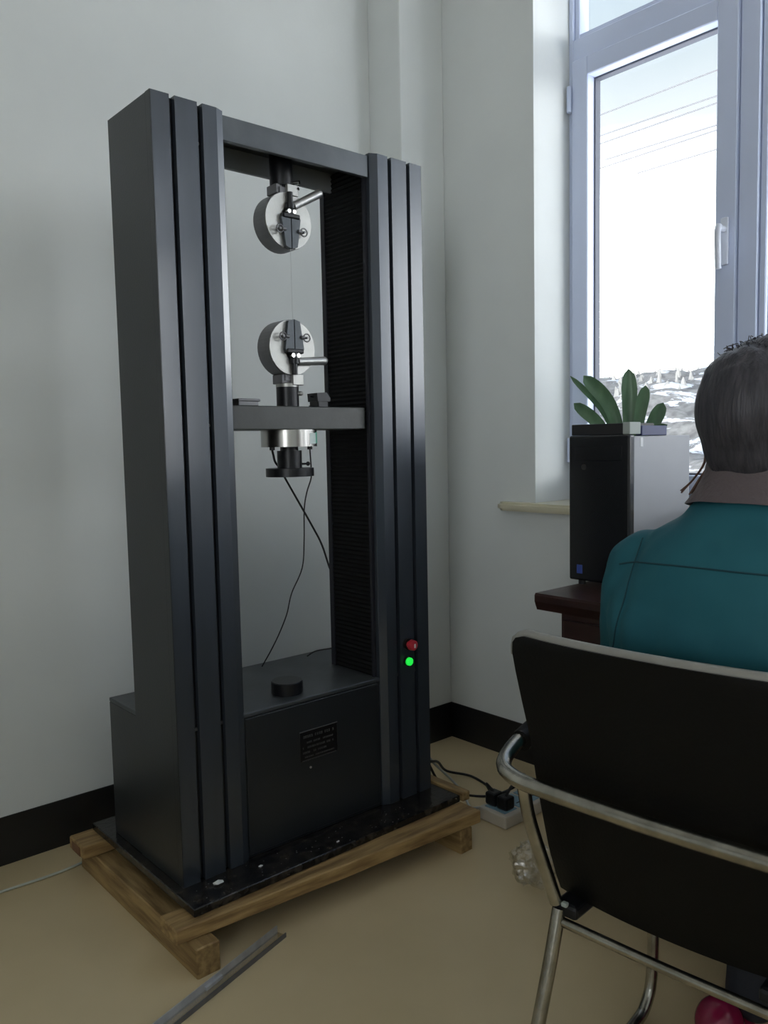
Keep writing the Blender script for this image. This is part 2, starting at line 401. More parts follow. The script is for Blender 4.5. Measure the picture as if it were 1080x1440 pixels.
# overhead power lines (straight spans far outside, both ends beyond the window)
SPANS = [((841, 162), (1005, 97)), ((850, 188), (1005, 133)), ((882, 188), (1005, 143)), ((905, 207), (1005, 174)), ((898, 218), (1005, 181)), ((935, 231), (1005, 208))]
LINES = [((14.0, 9.365, 7.15), (14.0, 6.05, 7.0))] 
names = ['highest of the six power lines crossing the sky outside the window', 'second highest power line outside the window', 'third highest power line outside the window',
         'fourth power line down outside the window', 'fifth power line down outside the window', 'lowest of the six power lines outside the window']
def to_plane(px, py, X):
    d = rr*((px-540)/1148.67) - uu*((py-720)/1148.67) + f
    return Vector((0, 0, 1.15)) + d*(X/d.x)
for (a, c), nm in zip(SPANS, names):
    A, Bp = to_plane(*a, 14), to_plane(*c, 14); d = Bp-A
    P0, P1 = A-d*.6, Bp+d*3
    tag(obj('power_line', tube(bm_new(), [P0, (P0+P1)/2-Vector((0, 0, .04)), P1], .011, 6, 6), m_line), nm, 'cable', 'power lines')

# ------------------------------------------------------------------ testing machine
XL, XR, YF, YC, YB = .835, 1.643, 1.693, 1.915, 2.078
ZP, ZB, ZT = .125, .495, 1.920
mach = thing('testing_machine', 'tall dark grey twin-column materials testing machine standing on a wooden pallet', 'machine', ((XL+XR)/2, (YF+YB)/2, ZP-.02))
XM = (XL+XR)/2
# base plate with dirt
obj('base_plate', B((.811, 1.597, .105), (1.667, 2.176, .125), .002, 1), m_plate, mach, label='thin black glossy base plate')
# base cabinet
cab = obj('base_cabinet', B((XL+.001, 1.708, ZP), (XR-.001, YB, ZB-.010), .002, 1), m_cab, mach)
obj('top_plate', B((XL+.001, 1.7045, ZB-.010), (XR-.001, YB, ZB), .0015, 1), m_beam, cab)
obj('front_panel', B((1.024, 1.7035, ZP+.01), (1.452, 1.708, ZB-.014), .001, 1), m_cab, cab)
# left / right column shells
def column(xa, xb, sgn):
    """xa outer edge, xb inner edge; sgn +1 when inner is +X"""
    bm = B((min(xa, xb), YF+.022, ZP), (max(xa, xb), YC, ZT), .001, 1); box(bm, (min(xa, xa+sgn*.002), YF+.0005, ZP), (max(xa, xa+sgn*.002), YF+.0225, ZT))
    col_o = obj('column', bm, m_cab, mach)
    def X(t): return xa+sgn*t
    w = abs(xb-xa)
    # extruded front cover with ribs and grooves
    gd = .020
    out = [(.002, YF), (.045, YF), (.045, YF+gd), (.058, YF+gd), (.058, YF), (.113, YF), (.113, YF+gd), (.126, YF+gd), (.126, YF), (w-.021, YF), (w, YF+.010), (w, YF+.023), (.002, YF+.023)]
    bm = bm_new(); prism(bm, out, lambda p, k: (X(p[0]), p[1], (ZP+.0005, ZT)[k]))
    obj('front_cover', bm, m_alu, col_o)
    for t0 in (.045, .113):
        bm = B((min(X(t0+.0005), X(t0+.0125)), YF+.0165, ZP+.001), (max(X(t0+.0005), X(t0+.0125)), YF+gd+.0005, ZT-.001))
        obj('groove_strip', bm, m_grv, col_o)
    for zz in (1.2, 1.835): obj('screw', cyl(bm_new(), (X(.119), YF+.014, zz), (X(.119), YF+.0165, zz), .0045, n=10), m_stl, col_o)
    # inner bellows
    zs0, zs1 = ZB+.002, 1.902; p = .0062; nn = int((zs1-zs0)/p); pts = []
    xin = xb+sgn*.001
    for k in range(nn+1):
        z = zs0+k*(zs1-zs0)/nn; pts.append((xin+sgn*(.0075 if k % 2 else .003), z))
    prof = pts+[(xin-sgn*.001, zs1), (xin-sgn*.001, zs0)]
    bm = bm_new(); prism(bm, prof, lambda q, k: (q[0], (YF+.034, YC-.022)[k], q[1]))
    obj('bellows', bm, m_bel, col_o, label='black pleated rubber cover on the inner face')
    for ya, yb in ((YF+.024, YF+.033), (YC-.021, YC-.003)):
        obj('slot_edge', B((min(xb, xb+sgn*.009), ya, ZB+.001), (max(xb, xb+sgn*.009), yb, 1.902)), m_grv, col_o)
    return col_o
cl = column(XL, 1.018, 1); cr = column(XR, 1.460, -1)
# top beam
bm = B((1.0185, 1.707, 1.857), (1.4595, 1.720, 1.914), .0015, 1); box(bm, (1.0185, 1.719, 1.904), (1.4595, 1.860, 1.914))
beam = obj('top_beam', bm, m_beam, mach, label='grey steel top beam')
obj('rear_plate', B((1.0185, 1.8605, 1.853), (1.4595, 1.872, 1.9135), .0015, 1), m_beam_r, beam)
# emergency stop and lamp on right column
bm = bm_new(); cyl(bm, (1.556, YF, .577), (1.556, YF-.008, .577), .0165); es = obj('stop_button_collar', bm, m_ring, mach, True)
bm = bm_new(); cyl(bm, (1.556, YF-.008, .577), (1.556, YF-.020, .577), .0095); cyl(bm, (1.556, YF-.018, .577), (1.556, YF-.030, .577), .0155, .0145); sph(bm, (1.556, YF-.029, .577), .0145, sc=(1, .25, 1))
eb = obj('stop_button', bm, m_red, es, True, label='red mushroom stop button')
bm = B((1.554, YF-.0335, .570), (1.560, YF-.0315, .582), .001); obj('button_mark', bm, m_fleck, es)
bm = bm_new(); cyl(bm, (1.556, YF, .527), (1.556, YF-.006, .527), .0150); gl = obj('lamp_bezel', bm, m_ring, mach, True)
bm = bm_new(); cyl(bm, (1.556, YF-.005, .527), (1.556, YF-.013, .527), .0115); sph(bm, (1.556, YF-.012, .527), .0113, sc=(1, .35, 1))
obj('lamp_lens', bm, m_green, gl, True, label='lit green indicator lamp')
# name plate
npz = obj('name_plate', B((1.181, 1.7015, .327), (1.304, 1.7035, .409), .001, 1), m_plate_n, mach, label='small black nameplate with rows of grey print')
bm = B((1.181, 1.7005, .4065), (1.304, 1.7015, .4085)); box(bm, (1.187, 1.7005, .3295), (1.298, 1.7015, .3305))
for rowz, x0, x1, s in ((.392, 1.192, 1.292, .0055), (.376, 1.203, 1.288, .0038), (.363, 1.190, 1.295, .0042), (.350, 1.190, 1.280, .0042), (.338, 1.196, 1.290, .0030)):
    x = x0
    while x < x1:
        w = s*random.uniform(.55, .9)
        if random.random() > .12:
            for q in range(3):
                zz = rowz-s/2+s*q/2; box(bm, (x, 1.7008, zz), (x+w, 1.7015, zz+s*.16))
            xx = x+w*random.choice((0, .4, .8)); box(bm, (xx, 1.7008, rowz-s/2), (xx+s*.16, 1.7015, rowz+s/2+s*.1))
        x += s*1.15
obj('plate_print', bm, m_text, npz, kind='stuff')
for q in ((1.214, .307),): 
    bm = bm_new(); cyl(bm, (q[0], 1.7035, q[1]), (q[0], 1.7015, q[1]), .003, n=10); obj('screw', bm, m_stl, cab)

YM = 1.795
def grip(zc, sg, lab):
    """round wedge grip; sg=+1 upper (jaws open downwards), -1 lower"""
    fy, by = YM-.024, YM+.026; xc = 1.240
    g = bpy.data.objects.new('grip', None); C.objects.link(g); g.parent = mach; g['label'] = lab
    R = .072; pts = []
    # drum outline: disc cut flat towards the stem
    for k in range(41):
        a = PI/2+.30+(2*PI-.60)*k/40; pts.append((xc+R*math.cos(a), zc+sg*R*math.sin(a)))
    pr = [(xc+R*math.cos(PI/2-.30), zc+sg*(R+.012)), (xc-R*math.sin(.30), zc+sg*(R+.012))]
    def fn(p, k): return (p[0], (fy, by)[k], p[1])
    bm = bm_new(); prism(bm, pts+pr, fn); 
    d = obj('grip_drum', bm, m_stl_d, g, False, label='thick steel drum with dark turned rim')
    d.parent = g
    R2 = R-.0015; pf = [(xc+R2*math.cos(2*PI*k/48), zc+R2*math.sin(2*PI*k/48)) for k in range(48)]
    # face plate with the wedge-shaped mouth cut out of it
    mouth = [(xc-.018, zc-sg*(R-.004)), (xc-.026, zc+sg*.006), (xc+.026, zc+sg*.006), (xc+.018, zc-sg*(R-.004))]
    ang = math.acos(.018/R2); a0 = -sg*ang; arc = []
    n = 44; st = math.atan2(-sg*math.sqrt(R2*R2-.018**2), .018); en = math.atan2(-sg*math.sqrt(R2*R2-.018**2), -.018)
    if sg > 0: 
        if en < st: pass
        sweep = (2*PI-(st-en)) 
    else: sweep = -(2*PI-(en-st))
    for k in range(n+1):
        a = st+sweep*k/n; arc.append((xc+R2*math.cos(a), zc+R2*math.sin(a)))
    outl = arc+[(xc-.026, zc+sg*.010), (xc+.026, zc+sg*.010)]
    bm = bm_new(); prism(bm, outl, lambda p, k: (p[0], (fy-.005, fy)[k], p[1]))
    bmesh.ops.triangulate(bm, faces=[q for q in bm.faces if len(q.verts) > 4])
    obj('face_plate', bm, m_stl, g, False, label='bright ground steel face')
    # jaws
    for s in (-1, 1):
        bm = bm_new()
        q = [(xc+s*.0015, zc-sg*(R-.001)), (xc+s*.018, zc-sg*(R-.006)), (xc+s*.029, zc+sg*.004), (xc+s*.025, zc+sg*.015), (xc+s*.0015, zc+sg*.009)]
        prism(bm, q, lambda p, k: (p[0], (fy-.016, fy-.0003)[k], p[1])); obj('jaw', bm, m_jaw, g)
        # spring with its pin, beside the jaws
        bm = bm_new(); pz = zc-sg*.026; px = xc+s*.037
        tube(bm, [(px+.0100*math.cos(a*PI/6), fy-.018, pz+.0100*math.sin(a*PI/6)) for a in range(13)], .0020, 6, 0)
        cyl(bm, (px, fy-.005, pz), (px, fy-.022, pz), .0032, n=10); cyl(bm, (px-s*.018, fy-.018, pz), (px-s*.007, fy-.018, pz), .0045, n=10)
        obj('jaw_spring', bm, m_stl_d, g, True)
        bm = bm_new(); cyl(bm, (xc+s*.008, fy-.005, zc+sg*.021), (xc+s*.008, fy-.020, zc+sg*.021), .0055, n=14)
        obj('bolt', bm, m_chr, g, True)
    bm = B((xc-.026, fy-.020, min(zc+sg*.004, zc+sg*.016)), (xc+.026, fy-.0005, max(zc+sg*.004, zc+sg*.016)), .003)
    obj('jaw_yoke', bm, m_blk, g)
    # spindle + handle
    bm = bm_new(); cyl(bm, (xc, fy-.012, zc+sg*.012), (xc, fy-.012, zc+sg*.070), .0075, n=14)
    cyl(bm, (xc, fy-.012, zc+sg*.028), (xc, fy-.012, zc+sg*.042), .0125, n=14); obj('spindle', bm, m_blk, g, True)
    h0 = Vector((xc+.010, fy-.012, zc+sg*.036)); dv = (Vector((.082, 0, .046)) if sg > 0 else Vector((.084, 0, .006)))
    bm = bm_new(); cyl(bm, h0, h0+dv, .0102, .0112, 18); sph(bm, h0+dv, .0115, 16, 10); cyl(bm, h0-dv*.12, h0, .006, n=12); obj('handle', bm, m_hnd, g, True, label='bright turned steel handle')
    # lug
    zl0, zl1 = zc+sg*(R-.004), zc+sg*(R+.020)
    bm = B((xc-.030, fy+.004, min(zl0, zl1)), (xc+.030, by-.002, max(zl0, zl1)), .002)
    obj('lug', bm, m_stl_d, g)
    bm = B((xc-.004, fy-.009, min(zl0, zl1)-.004), (xc+.030, fy+.003, max(zl0, zl1)), .0015); obj('guide_block', bm, m_stl, g)
    return g
ZU, ZL_ = 1.722, 1.402
g1 = grip(ZU, 1, 'upper round wedge grip with a raised steel handle')
g2 = grip(ZL_, -1, 'lower round wedge grip with a level steel handle')
bm = bm_new(); cyl(bm, (1.240, YM, 1.812), (1.240, YM, 1.904), .030, n=28); rod = obj('upper_rod', bm, m_blk, mach, True)
for i, (za, zb, r) in enumerate(((1.802, 1.812, .024), )):
    bm = bm_new(); cyl(bm, (1.240, YM, za), (1.240, YM, zb), r); obj('rod_neck', bm, m_blk, rod, True)
bm = bm_new(); cyl(bm, (1.262, YM-.020, 1.822), (1.272, YM-.036, 1.822), .005, n=10); cyl(bm, (1.262, YM-.02, 1.806), (1.270, YM-.034, 1.806), .004, n=10); obj('locking_pin', bm, m_chr, rod, True)
# lower stem
bm = bm_new(); cyl(bm, (1.240, YM, 1.3105), (1.240, YM, 1.318), .020); cyl(bm, (1.240, YM, 1.302), (1.240, YM, 1.3105), .030); st = obj('stem_nut', bm, m_stl, mach, True)
bm = bm_new(); cyl(bm, (1.240, YM, 1.249), (1.240, YM, 1.302), .0295, n=28); st2 = obj('lower_stem', bm, m_blk, mach, True)
bm = bm_new(); cyl(bm, (1.258, YM-.018, 1.285), (1.264, YM-.027, 1.285), .006, n=12); sph(bm, (1.264, YM-.027, 1.285), .006, 12, 8); obj('locking_pin', bm, m_stl, st2, True)
# crosshead
XH = obj('crosshead', B((1.0285, 1.728, 1.190), (1.4485, 1.872, 1.249), .002, 1), m_xh, mach, label='dark grey moving crosshead bar')
for x0, x1 in ((1.0195, 1.0285), (1.4485, 1.4585)): obj('guide_shoe', B((x0, 1.75, 1.195), (x1, 1.85, 1.244)), m_grv, XH)
# limit stops on the crosshead
bm = B((1.322, 1.772, 1.249), (1.357, 1.812, 1.287), .003); prism(bm, [(1.318, 1.288), (1.350, 1.290), (1.362, 1.276), (1.362, 1.266), (1.320, 1.266)], lambda p, k: (p[0], (1.770, 1.815)[k], p[1]))
cyl(bm, (1.322, 1.79, 1.278), (1.308, 1.79, 1.280), .0025, n=8); cyl(bm, (1.322, 1.79, 1.253), (1.306, 1.79, 1.253), .0025, n=8)
obj('limit_switch', bm, m_blk, XH)
bm = B((1.060, 1.745, 1.249), (1.118, 1.80, 1.262), .002); box(bm, (1.058, 1.742, 1.260), (1.122, 1.802, 1.267), .002); obj('travel_stop', bm, m_stl_d, XH)
# load cell
bm = bm_new(); cyl(bm, (1.240, YM, 1.146), (1.240, YM, 1.190), .0735, n=48); lc = obj('load_cell', bm, m_lc, mach, True, label='silver load cell with a white and green sticker')
def arc_patch(a0, a1, z0, z1, R):
    bm = bm_new(); n = 8; A = []
    for k in range(n+1):
        a = a0+(a1-a0)*k/n; A.append([bm.verts.new((1.240+q*math.cos(a), YM+q*math.sin(a), z)) for q, z in ((R, z0), (R, z1), (R-.002, z1), (R-.002, z0))])
    for p, q in zip(A, A[1:]):
        for i in range(4): bm.faces.new((p[i], p[(i+1) % 4], q[(i+1) % 4], q[i]))
    bm.faces.new(A[0]); bm.faces.new(A[-1][::-1]); return bm
obj('sticker', arc_patch(-1.35, -.95, 1.153, 1.181, .0742), m_label, lc); obj('sticker_band', arc_patch(-.94, -.66, 1.155, 1.183, .0742), m_labelg, lc)
for s in (-1, 1):
    bm = bm_new(); cyl(bm, (1.240+s*.060, YM-.01, 1.146), (1.240+s*.060, YM-.01, 1.138), .007, n=12); obj('cable_gland', bm, m_blk, lc, True)
bm = bm_new(); cyl(bm, (1.240, YM, 1.134), (1.240, YM, 1.146), .024); cyl(bm, (1.240, YM, 1.090), (1.240, YM, 1.136), .0325, n=28); cyl(bm, (1.270, YM-.005, 1.10), (1.290, YM-.012, 1.10), .003, n=8); sph(bm, (1.291, YM-.012, 1.10), .006, 10, 8)
pl = obj('platen_stem', bm, m_blk, mach, True)
bm = bm_new(); cyl(bm, (1.240, YM, 1.068), (1.240, YM, 1.090), .0635, n=40); obj('upper_platen', bm, m_blk, mach, True)
# cables on the machine
obj('load_cable', tube(bm_new(), [(1.180, YM-.01, 1.138), (1.192, YM+.004, 1.126), (1.225, YM+.045, 1.105), (1.262, 1.865, 1.082), (1.325, 1.948, 1.062), (1.420, 1.95, .912), (1.455, 1.95, .85), (1.485, 1.95, .77), (1.53, 1.955, .70)], .0030, 8), m_cable, mach, True)
obj('sensor_cable', tube(bm_new(), [(1.300, YM-.01, 1.138), (1.306, YM-.005, 1.09), (1.3085, YM, 1.06), (1.350, 1.875, 1.015), (1.392, 1.948, .96), (1.390, 1.95, .87), (1.380, 1.95, .79), (1.34, 1.95, .72), (1.328, 1.96, .66), (1.312, 1.98, .60), (1.295, 2.0, .55), (1.285, 2.035, .498)], .0019, 8), m_cable, mach, True)
obj('sensor_cable', tube(bm_new(), [(1.445, 2.03, .499), (1.47, 2.02, .512), (1.50, 1.99, .520), (1.53, 1.94, .53)], .0022, 8), m_cable, mach, True)
# specimen filament between the grips
tag(obj('test_filament', tube(bm_new(), [(1.2405, YM-.032, ZL_+.060), (1.2405, YM-.032, ZU-.060)], .0006, 6, 0), m_cable_w), 'thin filament specimen stretched between the upper and lower grips', 'filament')
# loose lower platen on the base
bm = bm_new(); cyl(bm, (1.197, 1.776, ZB+.0006), (1.197, 1.776, ZB+.004), .040, n=40); cyl(bm, (1.197, 1.776, ZB+.004), (1.197, 1.776, ZB+.032), .042, n=40); cyl(bm, (1.197, 1.776, ZB+.032), (1.197, 1.776, ZB+.034), .042, .040, n=40)
tag(obj('compression_platen', bm, m_blk, smooth=True), 'short round black steel platen lying on the machine base', 'platen')

# debris on the base plate
def fleck(x, y, s, z=.125):
    bm = bm_new(); 
    bmesh.ops.create_icosphere(bm, subdivisions=1, radius=s, matrix=Matrix.Translation((x, y, z+s*.35)) @ Matrix.Diagonal((1.3, .8, .4, 1)))
    for v in bm.verts: v.co += Vector([random.uniform(-.2, .2)*s for _ in range(3)])
    for v in bm.verts: v.co.z = max(v.co.z, z+.0002)
    return bm
deb = [('crumpled bit of clear wrapping at the foot of the left column', .905, 1.655, .011), ('small white plastic fleck on the base plate below the front panel', 1.022, 1.655, .005), ('tiny white shaving on the base plate near the front edge', 1.235, 1.622, .0045)]
for lab, x, y, s in deb: tag(obj('plastic_scrap', fleck(x, y, s), m_fleck), lab, 'scrap')
bm = bm_new()
for k in range(45):
    x = random.uniform(.85, 1.5); y = random.uniform(1.605, 1.685); s = random.uniform(.0006, .0016)
    box(bm, (x, y, .1252), (x+s*2, y+s, .1252+s*.6))
tag(obj('metal_filings', bm, m_stl_d, kind='stuff'), 'fine filings and grit scattered on the black base plate', 'debris')

# ------------------------------------------------------------------ pallet
pal = thing('wooden_pallet', 'rough pine pallet of beams and boards under the testing machine', 'pallet', (1.22, 1.85, 0))
def board(name, p, m):
    """p: 8 corners bottom 4 then top 4, ccw"""
    bm = bm_new(); v = [bm.verts.new(q) for q in p]
    for q in ((0, 3, 2, 1), (4, 5, 6, 7), (0, 1, 5, 4), (1, 2, 6, 5), (2, 3, 7, 6), (3, 0, 4, 7)): bm.faces.new([v[i] for i in q])
    bmesh.ops.bevel(bm, geom=bm.edges[:], offset=.003, segments=1, affect='EDGES')
    bmesh.ops.subdivide_edges(bm, edges=[ed for ed in bm.edges if ed.calc_length() > .3], cuts=5)
    for w in bm.verts: w.co += Vector((noise.noise(w.co*7), noise.noise(w.co*7+Vector((9, 0, 0))), noise.noise(w.co*7+Vector((0, 9, 0)))))*.0016
    for w in bm.verts:
        if w.co.z < .004: w.co.z = .0005
    return obj(name, bm, m, pal)
def bx8(x0, y0, z0, x1, y1, z1): return [(x0, y0, z0), (x1, y0, z0), (x1, y1, z0), (x0, y1, z0), (x0, y0, z1), (x1, y0, z1), (x1, y1, z1), (x0, y1, z1)]
board('runner', bx8(.785, 1.543, 0, .843, 2.20, .068), m_woody)
board('runner', bx8(1.592, 1.524, 0, 1.640, 2.20, .066), m_woody)
board('cross_board', [(.758, 1.582, .069), (1.672, 1.520, .0675), (1.672, 1.600, .0675), (.758, 1.662, .069), (.758, 1.582, .104), (1.672, 1.520, .1045), (1.672, 1.600, .1045), (.758, 1.662, .104)], m_wood)
board('cross_board', bx8(.752, 2.095, .069, 1.69, 2.19, .104), m_wood)
board('cross_board', bx8(.860, 1.84, .069, 1.66, 1.92, .1035), m_wood)
board('side_board', bx8(1.672, 1.590, .105, 1.702, 2.19, .132), m_woody)
obj('wood_knot', B((.7505, 2.115, .072), (.7525, 2.17, .096), .001), m_wood_d, pal)

# ------------------------------------------------------------------ floor clutter
# aluminium trim wrapped in film
tr = thing('aluminium_trim', 'two-railed aluminium trim strip with a clear web lying on the floor by the pallet', 'metal strip', (.85, 1.5, 0))
a0, a1 = Vector((1.010, 1.554, 0)), Vector((.40, 1.372, 0)); d = (a1-a0).normalized(); s = Vector((-d.y, d.x, 0))
if s.y < 0: s = -s
def strip(o0, o1, z0, z1, m, name, l0=0, l1=None):
    bm = bm_new(); p0 = a0+d*l0; p1 = a1 if l1 is None else a0+d*l1
    vs = [p0+s*o0, p1+s*o0, p1+s*o1, p0+s*o1]
    prism(bm, vs, lambda p, k: (p[0], p[1], (z0, z1)[k])); return obj(name, bm, m, tr)
strip(-.012, .012, .003, .005, m_bag, 'web'); strip(.012, .0148, .0005, .020, m_rail, 'rail'); strip(-.0145, -.012, .0005, .011, m_stl_d, 'rail', .0); strip(-.0118, -.0095, .0052, .0085, m_rail, 'bead')
strip(.006, .012, .005, .012, m_rail, 'clip', .19, .24)
# pale cable at left
tag(obj('floor_cable', tube(bm_new(), [(.10, 2.235, .004), (.40, 2.222, .004), (.58, 2.210, .004), (.70, 2.205, .004), (.782, 2.212, .004), (.86, 2.24, .004)], .0036, 8), m_cable_g, smooth=True), 'pale green cable on the floor running behind the left of the pallet', 'cable')
# power strip
ps = thing('power_strip', 'white power strip with blue sockets lying on the floor behind the chair', 'power strip', (1.90, 1.66, 0))
obj('strip_body', B((1.790, 1.530, .0005), (2.080, 1.640, .040), .005), m_strip, ps)
for k in range(4):
    x = 1.832+k*.067
    so = obj('socket', B((x-.028, 1.545, .040), (x+.028, 1.625, .0425), .001), m_sock, ps)
    for y in (1.566, 1.596): obj('slot', B((x-.014, y, .0425), (x+.004, y+.004, .0431)), m_slot, so)
for k, (x, y, lab) in enumerate(((1.832, 1.566, 'nearer black mains plug in the power strip'), (1.832, 1.612, 'farther black mains plug in the power strip'))):
    p = thing('mains_plug', lab, 'plug', (x, y, .0432), 'plugs in the power strip')
    obj('plug_body', B((x-.021, y-.020, .0433), (x+.021, y+.020, .083), .007), m_blk, p)
    q = Vector((x, y, .083))
    pts = ([q+Vector((0, 0, -.004)), q+Vector((.03, .0, .022)), (1.99, 1.63, .085), (2.045, 1.670, .035), (1.94, 1.705, .006), (1.864, 1.792, .008), (1.80, 1.82, .06), (1.72, 1.80, .17), (1.655, 1.80, .22)] if k == 0 else
           [q+Vector((0, 0, -.004)), q+Vector((0, .03, .014)), (1.90, 1.69, .04), (1.97, 1.74, .006), (1.999, 1.86, .006), (1.93, 1.91, .03), (1.84, 1.86, .10), (1.75, 1.80, .145), (1.655, 1.79, .17)])
    obj('flex', tube(bm_new(), pts, .0042, 8), m_cable, p, True)
tag(obj('white_lead', tube(bm_new(), [(1.655, 1.82, .25), (1.72, 1.815, .20), (1.79, 1.83, .12), (1.88, 1.85, .04), (1.895, 1.82, .008), (1.865, 1.765, .005), (1.82, 1.70, .006), (1.815, 1.66, .020), (1.815, 1.645, .022)], .0040, 8), m_cable_w, smooth=True), 'white lead dropping from the machine to the end of the power strip', 'cable')
# clear bag
bm = bm_new(); bmesh.ops.create_icosphere(bm, subdivisions=4, radius=1)
for v in bm.verts:
    n_ = v.co.normalized(); k = 1+.22*noise.noise(n_*3.1)+.18*noise.noise(n_*7.5)+.09*noise.noise(n_*16)
    v.co = Vector((n_.x*.055*k, n_.y*.062*k, n_.z*.055*k+.050)); v.co.z = max(.001, v.co.z); v.co += Vector((1.625, 1.292, 0))
tag(obj('plastic_bag', bm, m_bag), 'crumpled clear plastic bag on the floor behind the chair', 'bag')

# ------------------------------------------------------------------ desk, tower, plant
dk = thing('desk', 'dark mahogany desk against the window wall', 'desk', (1.95, .4, 0))
DX0, DX1, DY0, DY1 = 1.690, 2.195, -.25, 1.340
bm = bm_new()
prof = [(DX1, .705), (DX1, .750), (DX0+.004, .750), (DX0, .744), (DX0, .728), (DX0+.010, .705)]
prism(bm, prof, lambda p, k: (p[0], (DY0, DY1)[k], p[1]))
obj('desk_top', bm, m_desk, dk)
for ya, yb in ((.83, 1.268), (-.20, .24)):
    pd = obj('pedestal', B((DX0+.018, ya, 0.0), (DX1-.03, yb, .705), .002, 1), m_desk, dk)
    for k in range(3):
        z0 = .10+k*.2
        dr = obj('drawer', B((DX0+.006, ya+.015, z0), (DX0+.018, yb-.015, z0+.19), .002, 1), m_desk, dk)
        bm = bm_new(); tube(bm, [(DX0+.006, (ya+yb)/2-.04, z0+.1), (DX0-.012, (ya+yb)/2-.035, z0+.1), (DX0-.012, (ya+yb)/2+.035, z0+.1), (DX0+.006, (ya+yb)/2+.04, z0+.1)], .004, 8, 3); obj('drawer_handle', bm, m_chr_w, dr, True)
obj('back_panel', B((DX1-.06, .24, .25), (DX1-.045, .83, .705)), m_desk, dk)

TX0, TY0, TY1, TZ0, TZ1 = 1.870, 1.172, 1.362, .750, 1.158
pc_ = thing('computer_tower', 'black-fronted computer tower with grey side on the left end of the desk', 'computer', ((TX0+2.18)/2, (TY0+TY1)/2, TZ0))
body = obj('case', B((TX0+.022, TY0+.006, TZ0+.012), (2.188, TY1-.006, TZ1-.002), .003), m_pcs, pc_, label='light grey metal case')
fr = obj('front_bezel', B((TX0, TY0, TZ0+.012), (TX0+.026, TY1, TZ1+.002), .006, 3), m_pc, pc_, label='glossy black front bezel')
obj('drive_door', B((TX0-.002, TY0+.022, 1.092), (TX0, TY1-.022, 1.130), .001), m_pc, fr)
bm = bm_new(); cyl(bm, (TX0-.002, TY1-.05, 1.075), (TX0, TY1-.05, 1.075), .008, n=16); obj('power_button', bm, m_pcg, fr)
obj('badge', B((TX0-.001, TY1-.045, .782), (TX0, TY1-.027, .806)), m_badge, fr, label='small blue square badge')
obj('sticker', B((1.93, TY0+.005, 1.128), (1.942, TY0+.006, 1.152)), m_badge2, body)
for x in (1.89, 2.15):
    for y in (TY0+.03, TY1-.03):
        bm = bm_new(); cyl(bm, (x, y, TZ0), (x, y, TZ0+.012), .010, n=12); obj('foot', bm, m_pcg, pc_)
tag(obj('shallow_box', B((1.878, 1.197, 1.1605), (2.03, 1.358, 1.190), .002), m_pcg), 'shallow black box on top of the computer tower', 'box')
# box beside it on the case
tag(obj('pale_box', B((1.874, 1.174, 1.1605), (1.926, 1.1955, 1.192), .002), m_pale), 'small pale grey-green box on the tower corner beside the shallow black box', 'box')
navy = obj('navy_notebook', B((1.935, 1.176, 1.1565), (2.06, 1.1955, 1.183), .002), m_navy); tag(navy, 'navy blue box lying behind the pale box on the computer tower', 'box')

pt = thing('potted_plant', 'potted plant with broad strap leaves on the window sill behind the computer tower', 'plant', (2.34, 1.46, WZ0))
bm = bm_new(); cyl(bm, (2.335, 1.47, WZ0), (2.335, 1.47, WZ0+.125), .048, .064, 28); cyl(bm, (2.335, 1.47, WZ0+.125), (2.335, 1.47, WZ0+.15), .069, .069, 28); obj('pot', bm, m_pot, pt, True)
bm = bm_new(); cyl(bm, (2.335, 1.47, WZ0+.149), (2.335, 1.47, WZ0+.153), .063, .063, 24); obj('soil', bm, m_soil, pt)
def leaf(base, mid, tip, w, thick=.003, side=None):
    P = smooth_path([base, mid, tip], 7); bm = bm_new(); n = len(P); rows = []
    view = Vector(side) if side else Vector((-.75, -.66, 0))
    for i, p in enumerate(P):
        t = i/(n-1); dd = (P[min(i+1, n-1)]-P[max(i-1, 0)]).normalized(); sd = dd.cross(view).normalized(); nn = sd.cross(dd).normalized()
        ww = w*(.45+.55*math.sin(min(1, t*1.35)*PI/2))*(1 if t < .7 else math.sqrt(max(0, 1-((t-.7)/.3)**2)))+.0008
        rows.append([bm.verts.new(p+sd*ww*q+nn*(abs(q)*ww*.35)+nn*o) for q, o in ((-1, 0), (-.5, 0), (0, 0), (.5, 0), (1, 0), (.5, -thick), (0, -thick), (-.5, -thick))])
    for a, c in zip(rows, rows[1:]):
        for k in range(8): bm.faces.new((a[k], a[(k+1) % 8], c[(k+1) % 8], c[k]))
    bm.faces.new(rows[0][::-1]); bm.faces.new(rows[-1])
    return obj('leaf', bm, m_leaf, pt, True)
zb = WZ0+.15
leaf((2.33, 1.48, zb), (2.33, 1.56, 1.24), (2.33, 1.690, 1.365), .010)
leaf((2.33, 1.475, zb), (2.33, 1.535, 1.255), (2.33, 1.636, 1.362), .024)
leaf((2.32, 1.50, zb), (2.33, 1.575, 1.195), (2.32, 1.668, 1.272), .020)
leaf((2.33, 1.465, zb), (2.33, 1.463, 1.25), (2.33, 1.466, 1.372), .024)
leaf((2.34, 1.455, zb), (2.34, 1.43, 1.23), (2.34, 1.410, 1.315), .019)
leaf((2.36, 1.44, zb), (2.37, 1.405, 1.19), (2.38, 1.372, 1.260), .022)
leaf((2.33, 1.44, zb), (2.34, 1.38, 1.165), (2.33, 1.33, 1.19), .014)

